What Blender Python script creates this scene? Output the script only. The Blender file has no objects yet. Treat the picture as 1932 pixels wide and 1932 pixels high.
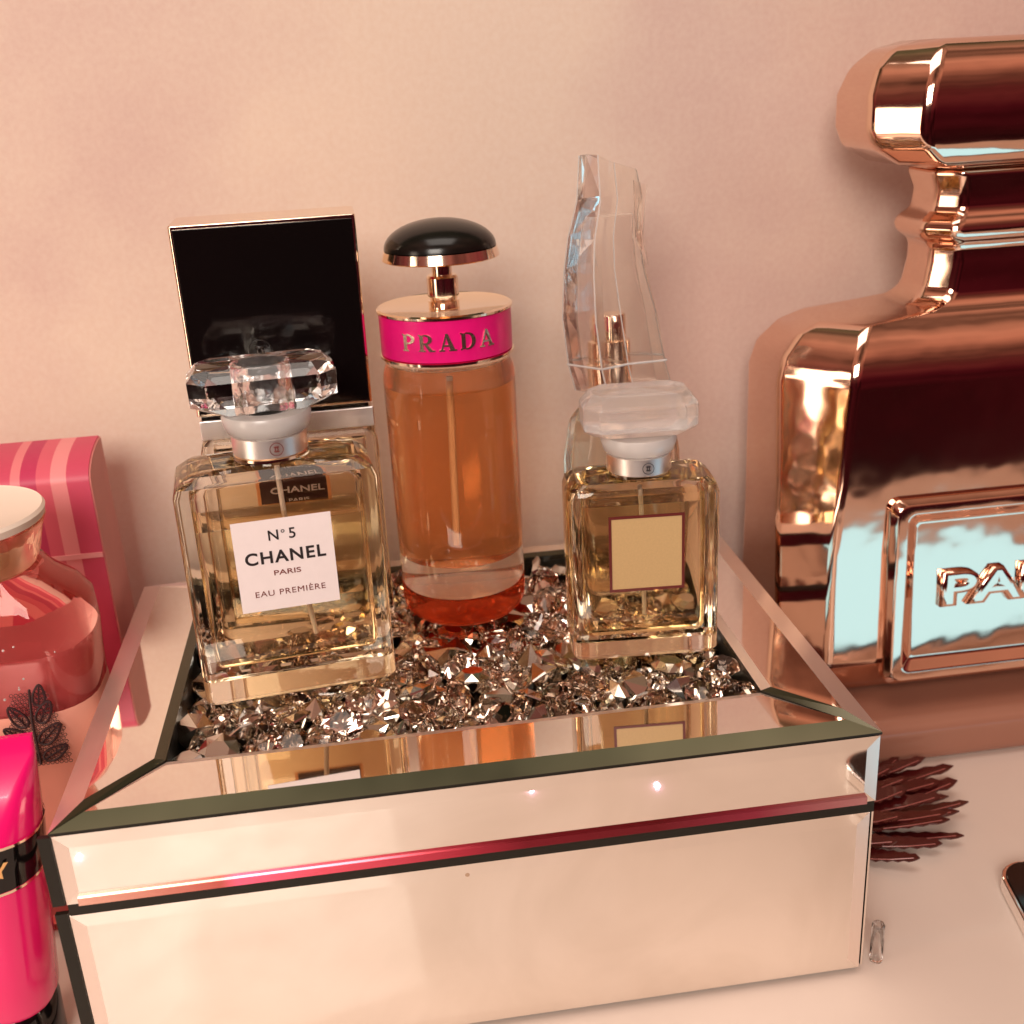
import bpy, bmesh, math, random
from mathutils import Vector, Matrix
PI = math.pi
MM = 0.001
sc = bpy.context.scene
COL = sc.collection
R = math.radians

# ------------------------------------------------------------------ camera
cam_d = bpy.data.cameras.new('camera')
cam = bpy.data.objects.new('camera', cam_d)
COL.objects.link(cam)
YAW, PITCH, ROLL = -0.11831, 0.36866, -0.05347
fwd = Vector((-math.sin(YAW) * math.cos(PITCH), math.cos(YAW) * math.cos(PITCH), -math.sin(PITCH)))
rgt = Vector((math.cos(YAW), math.sin(YAW), 0))
up = rgt.cross(fwd)
r2 = math.cos(ROLL) * rgt + math.sin(ROLL) * up
u2 = -math.sin(ROLL) * rgt + math.cos(ROLL) * up
cam.matrix_world = Matrix(((r2.x, u2.x, -fwd.x, 0.104088), (r2.y, u2.y, -fwd.y, -0.287926),
                           (r2.z, u2.z, -fwd.z, 0.290953), (0, 0, 0, 1)))
cam_d.sensor_width = 36
cam_d.lens = 36 * 2155.67 / 1932
cam_d.clip_start = 0.01
cam_d.clip_end = 50
cam_d.dof.use_dof = True
cam_d.dof.focus_distance = 0.375
cam_d.dof.aperture_fstop = 15
sc.camera = cam

# ------------------------------------------------------------------ world (dark room)
w = bpy.data.worlds.new('World')
sc.world = w
w.use_nodes = True
nt = w.node_tree
bg = nt.nodes['Background']
tc = nt.nodes.new('ShaderNodeTexCoord')
sx = nt.nodes.new('ShaderNodeSeparateXYZ')
rp = nt.nodes.new('ShaderNodeValToRGB')
nt.links.new(tc.outputs['Generated'], sx.inputs[0])
mr = nt.nodes.new('ShaderNodeMapRange')
mr.inputs[1].default_value = -1; mr.inputs[2].default_value = 1
nt.links.new(sx.outputs['Z'], mr.inputs[0])
nt.links.new(mr.outputs[0], rp.inputs[0])
def ramp(r_, pts):
    el = r_.color_ramp.elements
    el[0].position, el[0].color = pts[0][0], (*pts[0][1], 1)
    el[1].position, el[1].color = pts[-1][0], (*pts[-1][1], 1)
    for q, c_ in pts[1:-1]:
        e = el.new(q); e.color = (*c_, 1)
# wall side of the room: dark olive ceiling
ramp(rp, ((0, (.03, .012, .012)), (.5, (.06, .02, .02)), (.75, (.085, .075, .04)), (1, (.11, .10, .055))))
# viewer's side: dark red room under a warmer ceiling
rp2 = nt.nodes.new('ShaderNodeValToRGB')
ramp(rp2, ((0, (.03, .012, .012)), (.40, (.035, .004, .006)), (.52, (.055, .005, .009)), (.62, (.16, .03, .03)), (.78, (.36, .15, .10)), (1, (.42, .22, .15))))
nt.links.new(mr.outputs[0], rp2.inputs[0])
my = nt.nodes.new('ShaderNodeMapRange'); my.inputs[1].default_value = -.15; my.inputs[2].default_value = .25
nt.links.new(sx.outputs['Y'], my.inputs[0])
mixw = nt.nodes.new('ShaderNodeMix'); mixw.data_type = 'RGBA'
nt.links.new(my.outputs[0], mixw.inputs[0]); nt.links.new(rp2.outputs[0], mixw.inputs[6]); nt.links.new(rp.outputs[0], mixw.inputs[7])
nw = nt.nodes.new('ShaderNodeTexNoise'); nw.inputs['Scale'].default_value = 3.2; nw.inputs['Detail'].default_value = 4
nt.links.new(tc.outputs['Generated'], nw.inputs['Vector'])
mw = nt.nodes.new('ShaderNodeMapRange'); mw.inputs[1].default_value = .32; mw.inputs[2].default_value = .68; mw.inputs[3].default_value = .25; mw.inputs[4].default_value = 1.9
nt.links.new(nw.outputs['Fac'], mw.inputs[0])
vs_ = nt.nodes.new('ShaderNodeVectorMath'); vs_.operation = 'SCALE'
nt.links.new(mixw.outputs[2], vs_.inputs[0]); nt.links.new(mw.outputs[0], vs_.inputs['Scale'])
nt.links.new(vs_.outputs[0], bg.inputs[0])
bg.inputs[1].default_value = 1.0

# ------------------------------------------------------------------ lamps
def area(name, loc, target, sx_, sy_, power, col):
    d = bpy.data.lights.new(name, 'AREA')
    d.shape = 'RECTANGLE'; d.size = sx_; d.size_y = sy_; d.energy = power; d.color = col
    o = bpy.data.objects.new(name, d); COL.objects.link(o)
    o.location = loc
    o.rotation_euler = (Vector(target) - Vector(loc)).to_track_quat('-Z', 'Y').to_euler()
    return o
area('key_lamp', (-0.22, -1.15, 0.80), (0.12, 0.16, 0.13), 0.60, 0.50, 17.0, (0.95, 0.865, 0.775))
area('side_lamp', (-0.33, -0.16, 0.21), (0.25, 0.12, 0.14), 0.12, 0.36, 0.85, (1.0, 0.80, 0.62))
area('ceiling_lamp', (0.14, -0.08, 0.95), (0.16, 0.12, 0.1), 0.5, 0.4, 2.5, (0.95, 0.86, 0.78))

sc.view_settings.view_transform = 'Standard'
sc.view_settings.look = 'None'
sc.view_settings.gamma = 1
sc.view_settings.exposure = -0.12
try:
    sc.cycles.use_denoising = True
    sc.cycles.max_bounces = 18
    sc.cycles.transmission_bounces = 16
    sc.cycles.glossy_bounces = 10
    sc.cycles.transparent_max_bounces = 16
    sc.cycles.diffuse_bounces = 4
    sc.cycles.blur_glossy = 0.6
    sc.cycles.sample_clamp_indirect = 6.0
    sc.cycles.caustics_refractive = True
    sc.cycles.caustics_reflective = True
except Exception:
    pass

# ------------------------------------------------------------------ materials
def newmat(name):
    m = bpy.data.materials.new(name); m.use_nodes = True
    return m, m.node_tree, m.node_tree.nodes['Principled BSDF']

def pbr(name, col, rough=0.5, metal=0.0, noise=0.0, nscale=60, bump=0.0, bscale=200, spec=0.5, coat=0.0, emit=None, es=0, rvar=0.0):
    m, t, p = newmat(name)
    p.inputs['Base Color'].default_value = (*col, 1)
    p.inputs['Roughness'].default_value = rough
    p.inputs['Metallic'].default_value = metal
    p.inputs['Specular IOR Level'].default_value = spec
    p.inputs['Coat Weight'].default_value = coat
    if emit:
        p.inputs['Emission Color'].default_value = (*emit, 1); p.inputs['Emission Strength'].default_value = es
    if noise or bump or rvar:
        c = t.nodes.new('ShaderNodeTexCoord')
    if noise:
        n = t.nodes.new('ShaderNodeTexNoise'); n.inputs['Scale'].default_value = nscale; n.inputs['Detail'].default_value = 6
        t.links.new(c.outputs['Object'], n.inputs['Vector'])
        r = t.nodes.new('ShaderNodeMapRange'); r.inputs[1].default_value = 0.3; r.inputs[2].default_value = 0.7
        r.inputs[3].default_value = 1 - noise; r.inputs[4].default_value = 1 + noise
        t.links.new(n.outputs['Fac'], r.inputs[0])
        v = t.nodes.new('ShaderNodeVectorMath'); v.operation = 'SCALE'
        v.inputs[0].default_value = col
        t.links.new(r.outputs[0], v.inputs['Scale']); t.links.new(v.outputs[0], p.inputs['Base Color'])
    if rvar:
        n = t.nodes.new('ShaderNodeTexNoise'); n.inputs['Scale'].default_value = 45; n.inputs['Detail'].default_value = 8
        t.links.new(c.outputs['Object'], n.inputs['Vector'])
        r = t.nodes.new('ShaderNodeMapRange'); r.inputs[1].default_value = 0.35; r.inputs[2].default_value = 0.75
        r.inputs[3].default_value = rough; r.inputs[4].default_value = rough + rvar
        t.links.new(n.outputs['Fac'], r.inputs[0]); t.links.new(r.outputs[0], p.inputs['Roughness'])
    if bump:
        n = t.nodes.new('ShaderNodeTexNoise'); n.inputs['Scale'].default_value = bscale; n.inputs['Detail'].default_value = 4
        t.links.new(c.outputs['Object'], n.inputs['Vector'])
        b = t.nodes.new('ShaderNodeBump'); b.inputs['Strength'].default_value = bump; b.inputs['Distance'].default_value = 0.001
        t.links.new(n.outputs['Fac'], b.inputs['Height']); t.links.new(b.outputs[0], p.inputs['Normal'])
    return m

def glass(name, col=(1, 1, 1), ior=1.48, rough=0.0, bump=0.0, bscale=60, clear=0.0, streak=False):
    m = bpy.data.materials.new(name); m.use_nodes = True
    t = m.node_tree; t.nodes.clear()
    o = t.nodes.new('ShaderNodeOutputMaterial')
    g = t.nodes.new('ShaderNodeBsdfGlass')
    g.inputs['Color'].default_value = (*col, 1); g.inputs['IOR'].default_value = ior; g.inputs['Roughness'].default_value = rough
    out = g
    if bump:
        c = t.nodes.new('ShaderNodeTexCoord'); n = t.nodes.new('ShaderNodeTexNoise')
        n.inputs['Scale'].default_value = bscale; n.inputs['Detail'].default_value = 2
        src = c.outputs['Object']
        if streak:
            mp = t.nodes.new('ShaderNodeMapping'); mp.inputs['Scale'].default_value = (1, 1, .12)
            t.links.new(src, mp.inputs[0]); src = mp.outputs[0]
        t.links.new(src, n.inputs['Vector'])
        b = t.nodes.new('ShaderNodeBump'); b.inputs['Strength'].default_value = bump; b.inputs['Distance'].default_value = 0.001
        t.links.new(n.outputs['Fac'], b.inputs['Height']); t.links.new(b.outputs[0], g.inputs['Normal'])
    if clear:
        tr = t.nodes.new('ShaderNodeBsdfTransparent'); tr.inputs[0].default_value = (*col, 1)
        mx = t.nodes.new('ShaderNodeMixShader'); mx.inputs[0].default_value = clear
        t.links.new(g.outputs[0], mx.inputs[1]); t.links.new(tr.outputs[0], mx.inputs[2]); out = mx
    t.links.new(out.outputs[0], o.inputs[0])
    return m

M = {}
def wall_mat():
    m, t, p = newmat('wall_paint')
    c = t.nodes.new('ShaderNodeTexCoord')
    n1 = t.nodes.new('ShaderNodeTexNoise'); n1.inputs['Scale'].default_value = 5.5; n1.inputs['Detail'].default_value = 5; n1.inputs['Roughness'].default_value = .55
    n2 = t.nodes.new('ShaderNodeTexNoise'); n2.inputs['Scale'].default_value = 420; n2.inputs['Detail'].default_value = 3
    t.links.new(c.outputs['Object'], n1.inputs['Vector']); t.links.new(c.outputs['Object'], n2.inputs['Vector'])
    r = t.nodes.new('ShaderNodeValToRGB')
    r.color_ramp.elements[0].position = .40; r.color_ramp.elements[0].color = (0.65, 0.46, 0.395, 1)
    r.color_ramp.elements[1].position = .60; r.color_ramp.elements[1].color = (0.75, 0.585, 0.475, 1)
    t.links.new(n1.outputs['Fac'], r.inputs[0])
    mul = t.nodes.new('ShaderNodeMix'); mul.data_type = 'RGBA'; mul.blend_type = 'OVERLAY'; mul.inputs[0].default_value = .13
    t.links.new(r.outputs[0], mul.inputs[6]); t.links.new(n2.outputs['Fac'], mul.inputs[7])
    t.links.new(mul.outputs[2], p.inputs['Base Color'])
    p.inputs['Roughness'].default_value = .7
    b = t.nodes.new('ShaderNodeBump'); b.inputs['Strength'].default_value = .15; b.inputs['Distance'].default_value = .0004
    t.links.new(n2.outputs['Fac'], b.inputs['Height']); t.links.new(b.outputs[0], p.inputs['Normal'])
    return m
M['wall'] = wall_mat()
M['table'] = pbr('gloss_white_table', (0.72, 0.595, 0.52), .38, noise=.07, nscale=7, rvar=.08, coat=.15, spec=.35, bump=.015, bscale=12)
M['mirror'] = pbr('mirror_glass', (0.93, 0.88, 0.82), .012, 1.0, rvar=.03)
M['mirror_soft'] = pbr('front_mirror_glass', (0.93, 0.87, 0.80), .025, 1.0, rvar=.03)
def dust(m):
    t = m.node_tree; p = t.nodes['Principled BSDF']
    c = t.nodes.new('ShaderNodeTexCoord'); v = t.nodes.new('ShaderNodeTexVoronoi'); v.inputs['Scale'].default_value = 38
    t.links.new(c.outputs['Object'], v.inputs['Vector'])
    lt = t.nodes.new('ShaderNodeMath'); lt.operation = 'LESS_THAN'; lt.inputs[1].default_value = .030
    t.links.new(v.outputs['Distance'], lt.inputs[0])
    sm = t.nodes.new('ShaderNodeTexNoise'); sm.inputs['Scale'].default_value = 16; sm.inputs['Detail'].default_value = 5; sm.inputs['Distortion'].default_value = 1.2
    t.links.new(c.outputs['Object'], sm.inputs['Vector'])
    r = t.nodes.new('ShaderNodeValToRGB'); r.color_ramp.elements[0].position = .38; r.color_ramp.elements[0].color = (.86, .80, .73, 1)
    r.color_ramp.elements[1].position = .66; r.color_ramp.elements[1].color = (.95, .90, .84, 1)
    t.links.new(sm.outputs['Fac'], r.inputs[0])
    mx = t.nodes.new('ShaderNodeMix'); mx.data_type = 'RGBA'; mx.inputs[7].default_value = (.45, .30, .20, 1)
    t.links.new(lt.outputs[0], mx.inputs[0]); t.links.new(r.outputs[0], mx.inputs[6]); t.links.new(mx.outputs[2], p.inputs['Base Color'])
    inv = t.nodes.new('ShaderNodeMath'); inv.operation = 'SUBTRACT'; inv.inputs[0].default_value = 1
    t.links.new(lt.outputs[0], inv.inputs[1]); t.links.new(inv.outputs[0], p.inputs['Metallic'])
dust(M['mirror_soft'])
M['dark_reflection'] = pbr('painted_dark_reflection', (0.085, 0.075, 0.045), .12, .7)  # olive tone stands in for the dark reflection in mitres and inner edges
M['pale_reflection_bevel'] = pbr('pale_reflection_bevel', (0.92, 0.80, 0.72), .38, .85)  # pale satin tone stands in for bright reflections along the mirror bevels
M['glass_edge'] = pbr('dark_glass_edge', (0.014, 0.012, 0.008), .3, spec=.25)
M['felt'] = pbr('dark_core', (0.03, 0.024, 0.018), .6)
M['crystal'] = glass('bottle_glass', (1, .98, .94), 1.45, 0, bump=.05, bscale=60, streak=True, clear=.0)
M['crystal_light'] = glass('light_bottle_glass', (1, .98, .95), 1.45, 0, bump=.03, bscale=60, streak=True, clear=.15)
M['crystal_clear'] = glass('crystal_glass', (1, 1, 1), 1.52, 0)
M['thin_clear'] = glass('thin_clear_plastic', (1, .985, .97), 1.5, 0, clear=.12)
M['amber'] = glass('amber_perfume', (1.0, .945, .83), .94, 0, clear=.08)
M['amber2'] = glass('golden_perfume', (.99, .94, .79), .94, 0, clear=.08)
M['peach_liq'] = glass('peach_perfume', (1.0, .72, .50), .96, 0, clear=.25)
M['air'] = glass('air_gap', (1, .97, .93), .90, 0)
M['orange_base'] = glass('orange_glass_base', (1.0, .52, .36), 1.3, 0.02, clear=.3)
M['frost'] = pbr('frosted_glass', (0.98, 0.93, 0.90), .28)
M['frost'].node_tree.nodes['Principled BSDF'].inputs['Transmission Weight'].default_value = .80
M['frost'].node_tree.nodes['Principled BSDF'].inputs['Roughness'].default_value = .20
M['frost2'] = pbr('pearl_collar', (0.93, 0.88, 0.85), .25)
M['frost2'].node_tree.nodes['Principled BSDF'].inputs['Transmission Weight'].default_value = .5
M['silver'] = pbr('silver_metal', (0.93, 0.88, 0.84), .10, 1.0)
M['silver_satin'] = pbr('satin_silver', (0.98, 0.95, 0.93), .36, 1.0)
M['gold'] = pbr('rose_gold_metal', (0.94, 0.78, 0.62), .10, 1.0)
M['gold_satin'] = pbr('satin_gold', (0.98, 0.84, 0.68), .22, 1.0)
M['gold_deep'] = pbr('yellow_gold_metal', (0.95, 0.62, 0.28), .12, 1.0)
M['black_gloss'] = pbr('black_gloss', (0.004, 0.003, 0.003), .08)
M['black_satin'] = pbr('black_dome', (0.006, 0.005, 0.004), .20, spec=.35)
M['pink'] = pbr('magenta_lacquer', (0.80, 0.006, 0.19), .30, noise=.04, nscale=300)
M['ink'] = pbr('black_ink', (0.012, 0.006, 0.008), .5)
M['ink_brown'] = pbr('brown_ink', (0.16, 0.02, 0.012), .5)
M['maroon'] = pbr('maroon_ink', (0.12, 0.008, 0.006), .45)
M['paper'] = pbr('white_label_paper', (0.86, 0.76, 0.76), .5, noise=.02, nscale=200)
M['beige_label'] = pbr('beige_label', (0.56, 0.37, 0.17), .45, noise=.04, nscale=1500)
M['dark_label'] = pbr('black_label', (0.035, 0.008, 0.006), .4)
M['label_text'] = pbr('label_grey_text', (0.62, 0.50, 0.44), .5)
M['orange_edge'] = pbr('amber_label_edge', (0.72, 0.28, 0.10), .4)
M['tube_clear'] = pbr('dip_tube_plastic', (0.9, 0.75, 0.62), .3)

def vase_mat():
    m, t, p = newmat('copper_glaze')
    p.inputs['Base Color'].default_value = (0.82, 0.55, 0.42, 1)
    p.inputs['Metallic'].default_value = 1; p.inputs['Roughness'].default_value = .07
    c = t.nodes.new('ShaderNodeTexCoord'); n = t.nodes.new('ShaderNodeTexNoise')
    n.inputs['Scale'].default_value = 17; n.inputs['Detail'].default_value = 3
    t.links.new(c.outputs['Object'], n.inputs['Vector'])
    b = t.nodes.new('ShaderNodeBump'); b.inputs['Strength'].default_value = .7; b.inputs['Distance'].default_value = .0015
    t.links.new(n.outputs['Fac'], b.inputs['Height']); t.links.new(b.outputs[0], p.inputs['Normal'])
    return m
M['vase'] = vase_mat()

# ------------------------------------------------------------------ helpers
def tag(o, label=None, cat=None, group=None, kind=None):
    if label: o['label'] = label
    if cat: o['category'] = cat
    if group: o['group'] = group
    if kind: o['kind'] = kind
    return o

def thing(name, label, cat, loc, rz=0, group=None):
    o = bpy.data.objects.new(name, None); COL.objects.link(o)
    o.empty_display_size = .01
    o.location = Vector(loc) * MM; o.rotation_euler = (0, 0, R(rz))
    return tag(o, label, cat, group)

def finish(name, bm, mat, parent=None, smooth=False, bevel=0, seg=2, loc=None, rot=None, recalc=True):
    if recalc: bmesh.ops.recalc_face_normals(bm, faces=bm.faces)
    for v in bm.verts: v.co *= MM
    me = bpy.data.meshes.new(name); bm.to_mesh(me); bm.free()
    o = bpy.data.objects.new(name, me); COL.objects.link(o)
    me.materials.append(M[mat] if isinstance(mat, str) else mat)
    if parent: o.parent = parent
    if loc is not None: o.location = Vector(loc) * MM
    if rot is not None: o.rotation_euler = rot
    if smooth:
        for p in me.polygons: p.use_smooth = True
        me.set_sharp_from_angle(angle=R(smooth if smooth is not True else 40))
    if bevel:
        md = o.modifiers.new('bevel', 'BEVEL'); md.width = bevel * MM; md.segments = seg
        md.limit_method = 'ANGLE'; md.angle_limit = R(25); md.harden_normals = False
        for p in me.polygons: p.use_smooth = True
        md2 = o.modifiers.new('wn', 'WEIGHTED_NORMAL'); md2.keep_sharp = True; md2.weight = 80
    return o

def add_box(bm, x0, x1, y0, y1, z0, z1):
    v = [bm.verts.new(p) for p in ((x0,y0,z0),(x1,y0,z0),(x1,y1,z0),(x0,y1,z0),(x0,y0,z1),(x1,y0,z1),(x1,y1,z1),(x0,y1,z1))]
    for f in ((0,3,2,1),(4,5,6,7),(0,1,5,4),(1,2,6,5),(2,3,7,6),(3,0,4,7)):
        bm.faces.new([v[i] for i in f])

def box(name, x0, x1, y0, y1, z0, z1, mat, parent=None, bevel=0, **k):
    bm = bmesh.new(); add_box(bm, x0, x1, y0, y1, z0, z1)
    return finish(name, bm, mat, parent, bevel=bevel, **k)

def loft_bm(bm, secs, cap=True):
    rings = []
    for s in secs: rings.append([bm.verts.new(p) for p in s])
    n = len(rings[0])
    for a, b in zip(rings, rings[1:]):
        for i in range(n):
            bm.faces.new((a[i], a[(i+1) % n], b[(i+1) % n], b[i]))
    if cap:
        bm.faces.new(list(reversed(rings[0]))); bm.faces.new(rings[-1])

def loft(name, secs, mat, parent=None, cap=True, **k):
    bm = bmesh.new(); loft_bm(bm, secs, cap)
    return finish(name, bm, mat, parent, **k)

def crect(hw, hd, c, z, cx=0, cy=0):
    return [(cx+hw, cy-hd+c, z), (cx+hw, cy+hd-c, z), (cx+hw-c, cy+hd, z), (cx-hw+c, cy+hd, z),
            (cx-hw, cy+hd-c, z), (cx-hw, cy-hd+c, z), (cx-hw+c, cy-hd, z), (cx+hw-c, cy-hd, z)]

def rrect(hw, hd, r, z, n=6, cx=0, cy=0):
    out = []
    for (sx_, sy_, a0) in ((1,1,0),(-1,1,90),(-1,-1,180),(1,-1,270)):
        for i in range(n+1):
            a = R(a0 + 90*i/n)
            out.append((cx+sx_*(hw-r)+r*math.cos(a), cy+sy_*(hd-r)+r*math.sin(a), z))
    return out

def circ(r, z, n=64, cx=0, cy=0):
    return [(cx+r*math.cos(2*PI*i/n), cy+r*math.sin(2*PI*i/n), z) for i in range(n)]

def lathe(name, prof, mat, parent=None, n=64, smooth=40, **k):
    return loft(name, [circ(max(r, .01), z, n) for r, z in prof], mat, parent, smooth=smooth, **k)

def text(name, s, size, mat, parent, loc, extrude=.08, offset=0, bevel=0, align='CENTER', spacing=1.0, rot=(PI/2, 0, 0), sx_=1.0, width=None):
    c = bpy.data.curves.new(name, 'FONT'); c.body = s; c.size = size*MM; c.extrude = extrude*MM
    c.offset = offset*MM; c.bevel_depth = bevel*MM; c.bevel_resolution = 2; c.align_x = align; c.space_character = spacing
    c.align_y = 'CENTER'
    o = bpy.data.objects.new(name, c); COL.objects.link(o)
    dg = bpy.context.evaluated_depsgraph_get()
    me = bpy.data.meshes.new_from_object(o.evaluated_get(dg))
    bpy.data.objects.remove(o); bpy.data.curves.remove(c)
    if width:
        xs = [v.co.x for v in me.vertices]; k = width*MM/(max(xs)-min(xs)); sx_ = k
    for v in me.vertices: v.co.x *= sx_
    ob = bpy.data.objects.new(name, me); COL.objects.link(ob)
    me.materials.clear(); me.materials.append(M[mat])
    ob.parent = parent; ob.location = Vector(loc)*MM; ob.rotation_euler = rot
    return ob

def tube_bm(bm, pts, r, n=6, closed=False):
    pts = [Vector(p) for p in pts]; rings = []
    for i, p in enumerate(pts):
        if closed: t = pts[(i+1) % len(pts)] - pts[i-1]
        else: t = pts[min(i+1, len(pts)-1)] - pts[max(i-1, 0)]
        t.normalize()
        a = t.cross(Vector((0.13, .97, .21))).normalized(); b = t.cross(a)
        rr = r[i] if isinstance(r, (list, tuple)) else r
        rings.append([bm.verts.new(p + (a*math.cos(2*PI*k/n) + b*math.sin(2*PI*k/n))*rr) for k in range(n)])
    m = len(rings)
    for i in range(m if closed else m-1):
        a, b = rings[i], rings[(i+1) % m]
        for k in range(n): bm.faces.new((a[k], a[(k+1) % n], b[(k+1) % n], b[k]))
    if not closed:
        bm.faces.new(rings[0]); bm.faces.new(list(reversed(rings[-1])))

def emblem(parent, loc, r, mat='ink', name='emblem'):
    """ring with two interlocked open arcs, facing -y"""
    bm = bmesh.new()
    tube_bm(bm, [(r*math.cos(a), 0, r*math.sin(a)) for a in [2*PI*i/28 for i in range(28)]], r*.055, 5, True)
    for s in (-1, 1):
        pts = []
        for i in range(17):
            a = R(48 + 264*i/16)
            pts.append((s*(r*.36*math.cos(a) + r*.14), 0, r*.40*math.sin(a)))
        tube_bm(bm, pts, r*.085, 5)
    return finish(name, bm, mat, parent, loc=loc)

# ------------------------------------------------------------------ the setting
H, D, W = 96.6, 171.6, 250.0
wall = box('wall', -900, 1200, 214, 240, -60, 420, 'wall'); tag(wall, kind='structure')
tbl = box('tabletop', -520, 900, -235, 212, -30, 0, 'table', bevel=3); tag(tbl, kind='structure')

# ------------------------------------------------------------------ mirrored box
mb = thing('mirrored_box', 'large mirrored jewellery box with slanted glass edges standing under the perfume bottles', 'box', (W/2, D/2, 0))
ox, oy = -W/2, -D/2
def L(x, y, z): return (x+ox, y+oy, z)
IX0, IX1, IY0, IY1 = 29.0, 221.5, 30.0, 158.5
def bx(name, x0, x1, y0, y1, z0, z1, mat, **k):
    return box(name, x0+ox, x1+ox, y0+oy, y1+oy, z0, z1, mat, mb, **k)
# carcass, in two storeys with a dark seam
bx('carcass', 1.5, W-1.5, 1.5, D-1.5, 1.0, 74.0, 'felt')
# lid block as a ring around the recess
bm = bmesh.new()
for a in ((1.5, IX0-.6, 1.5, D-1.5), (IX1+.6, W-1.5, 1.5, D-1.5), (IX0-.6, IX1+.6, 1.5, IY0-.6), (IX0-.6, IX1+.6, IY1+.6, D-1.5)):
    add_box(bm, a[0]+ox, a[1]+ox, a[2]+oy, a[3]+oy, 74.1, H-3.2)
finish('lid_frame', bm, 'felt', mb)
bx('recess_floor', IX0-.5, IX1+.5, IY0-.5, IY1+.5, 74.2, 76.0, 'glass_edge')
# rim mirrors: mitred, bevelled strips
def rim(o0, o1, i1, i0, wo, wi, mats, tilt=0):
    """mitred strip o0-o1 (outer) / i1-i0 (inner); every edge ground to a bevel; mats: outer, mitre, inner, mitre"""
    P = [Vector(p) for p in (o0, o1, i1, i0)]
    cen = sum(P, Vector((0, 0)))/4
    ws = (wo, 2.6, wi, 2.6); lines = []
    for k in range(4):
        a, b = P[k], P[(k+1) % 4]; d = (b-a).normalized(); n = Vector((-d.y, d.x))
        if n.dot(cen-a) < 0: n = -n
        lines.append((a+n*ws[k], d))
    Q = []
    for k in range(4):
        (p, d), (q, e_) = lines[k-1], lines[k]
        den = d.x*e_.y - d.y*e_.x; t_ = ((q.x-p.x)*e_.y - (q.y-p.y)*e_.x)/den
        Q.append(p+d*t_)
    drop = (2.3, .5, .9, .5)
    hz = [H - max(drop[k-1], drop[k]) if False else H-(2.3 if k < 2 else .9) for k in range(4)]
    bm = bmesh.new()
    lo = [bm.verts.new(L(p.x, p.y, H-3.1)) for p in P]
    ed = [bm.verts.new(L(p.x, p.y, hz[k]-(tilt if k > 1 else 0))) for k, p in enumerate(P)]
    tp_ = [bm.verts.new(L(p.x, p.y, H-(tilt if k > 1 else 0))) for k, p in enumerate(Q)]
    mi = {}
    bm.faces.new(tp_); bm.faces.new(list(reversed(lo)))
    f_idx = [0, 1]
    for k in range(4):
        k2 = (k+1) % 4
        f = bm.faces.new((ed[k], ed[k2], tp_[k2], tp_[k])); f.material_index = mats[k]
        f = bm.faces.new((lo[k], lo[k2], ed[k2], ed[k])); f.material_index = 1
    o = finish('rim_mirror', bm, 'mirror', mb)
    for n_ in ('glass_edge', 'pale_reflection_bevel', 'dark_reflection'): o.data.materials.append(M[n_])
    return o
g = .1
rim((g, 0), (W-g, 0), (IX1-g, IY0), (IX0+g, IY0), 5.9, 3.2, (0, 2, 2, 2), .76)
rim((0, D-g), (0, g), (IX0, IY0+g), (IX0, IY1-g), 8, 3.4, (2, 3, 3, 3))
rim((W, g), (W, D-g), (IX1, IY1-g), (IX1, IY0+g), 8, 3.4, (2, 3, 2, 3))
rim((W-g, D), (g, D), (IX0+g, IY1), (IX1-g, IY1), 4, 3.0, (2, 2, 3, 2))
# recess walls
bm = bmesh.new()
add_box(bm, IX0-.55+ox, IX0+ox, IY0+oy, IY1+oy, 76, H-3.2); add_box(bm, IX1+ox, IX1+.55+ox, IY0+oy, IY1+oy, 76, H-3.2)
add_box(bm, IX0+ox, IX1+ox, IY0-.55+oy, IY0+oy, 76, H-3.2); add_box(bm, IX0+ox, IX1+ox, IY1+oy, IY1+.55+oy, 76, H-3.2)
finish('recess_wall', bm, 'glass_edge', mb)
# bevelled mirror panels on a vertical face
def panel(name, ax, p, a0, a1, z0, z1, bw, depth, sign, mat='mirror_soft'):
    """ax 'y': panel in plane y=p facing sign*y between x a0..a1"""
    prof = [(0, 1.4), (0, depth*0.35+.4), (1, 0)]
    def P(a, z, d):
        q = p - sign*d
        return L(a, q, z) if ax == 'y' else L(q, a, z)
    bm = bmesh.new()
    def ring(k, d): return [P(a0+k, z0+k, d), P(a1-k, z0+k, d), P(a1-k, z1-k, d), P(a0+k, z1-k, d)]
    loft_bm(bm, [ring(0, 1.5), ring(0, depth), ring(bw, 0)])
    o = finish(name, bm, mat, mb)
    o.data.materials.append(M['pale_reflection_bevel'])
    for p_ in o.data.polygons:
        c_ = p_.normal
        t_ = abs(c_.x) if ax == 'y' else abs(c_.y)
        if .02 < t_ < .9: p_.material_index = 1
    return o
panel('lid_panel', 'y', -.3, .8, W-.6, 69.2, H-3.4, 4.2, .32, -1)
panel('drawer_panel', 'y', -.3, .8, W-2.2, 2.6, 65.2, 4.2, .22, -1)
for s, px in ((-1, -.3), (1, W+.3)):
    panel('side_panel', 'x', px, .8, D-1, 69.2, H-3.4, 5, .9, s)
    panel('side_panel', 'x', px, .8, D-1, 2.6, 66.2, 5, .9, s)
# dark unsilvered glass edge running up the front left corner
bx('corner_edge', -3.2, .45, -.25, 1.4, 69.2, H-3.4, 'glass_edge')
bx('corner_edge', -3.2, .45, -.25, 1.4, 2.6, 66.2, 'glass_edge')
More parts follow.
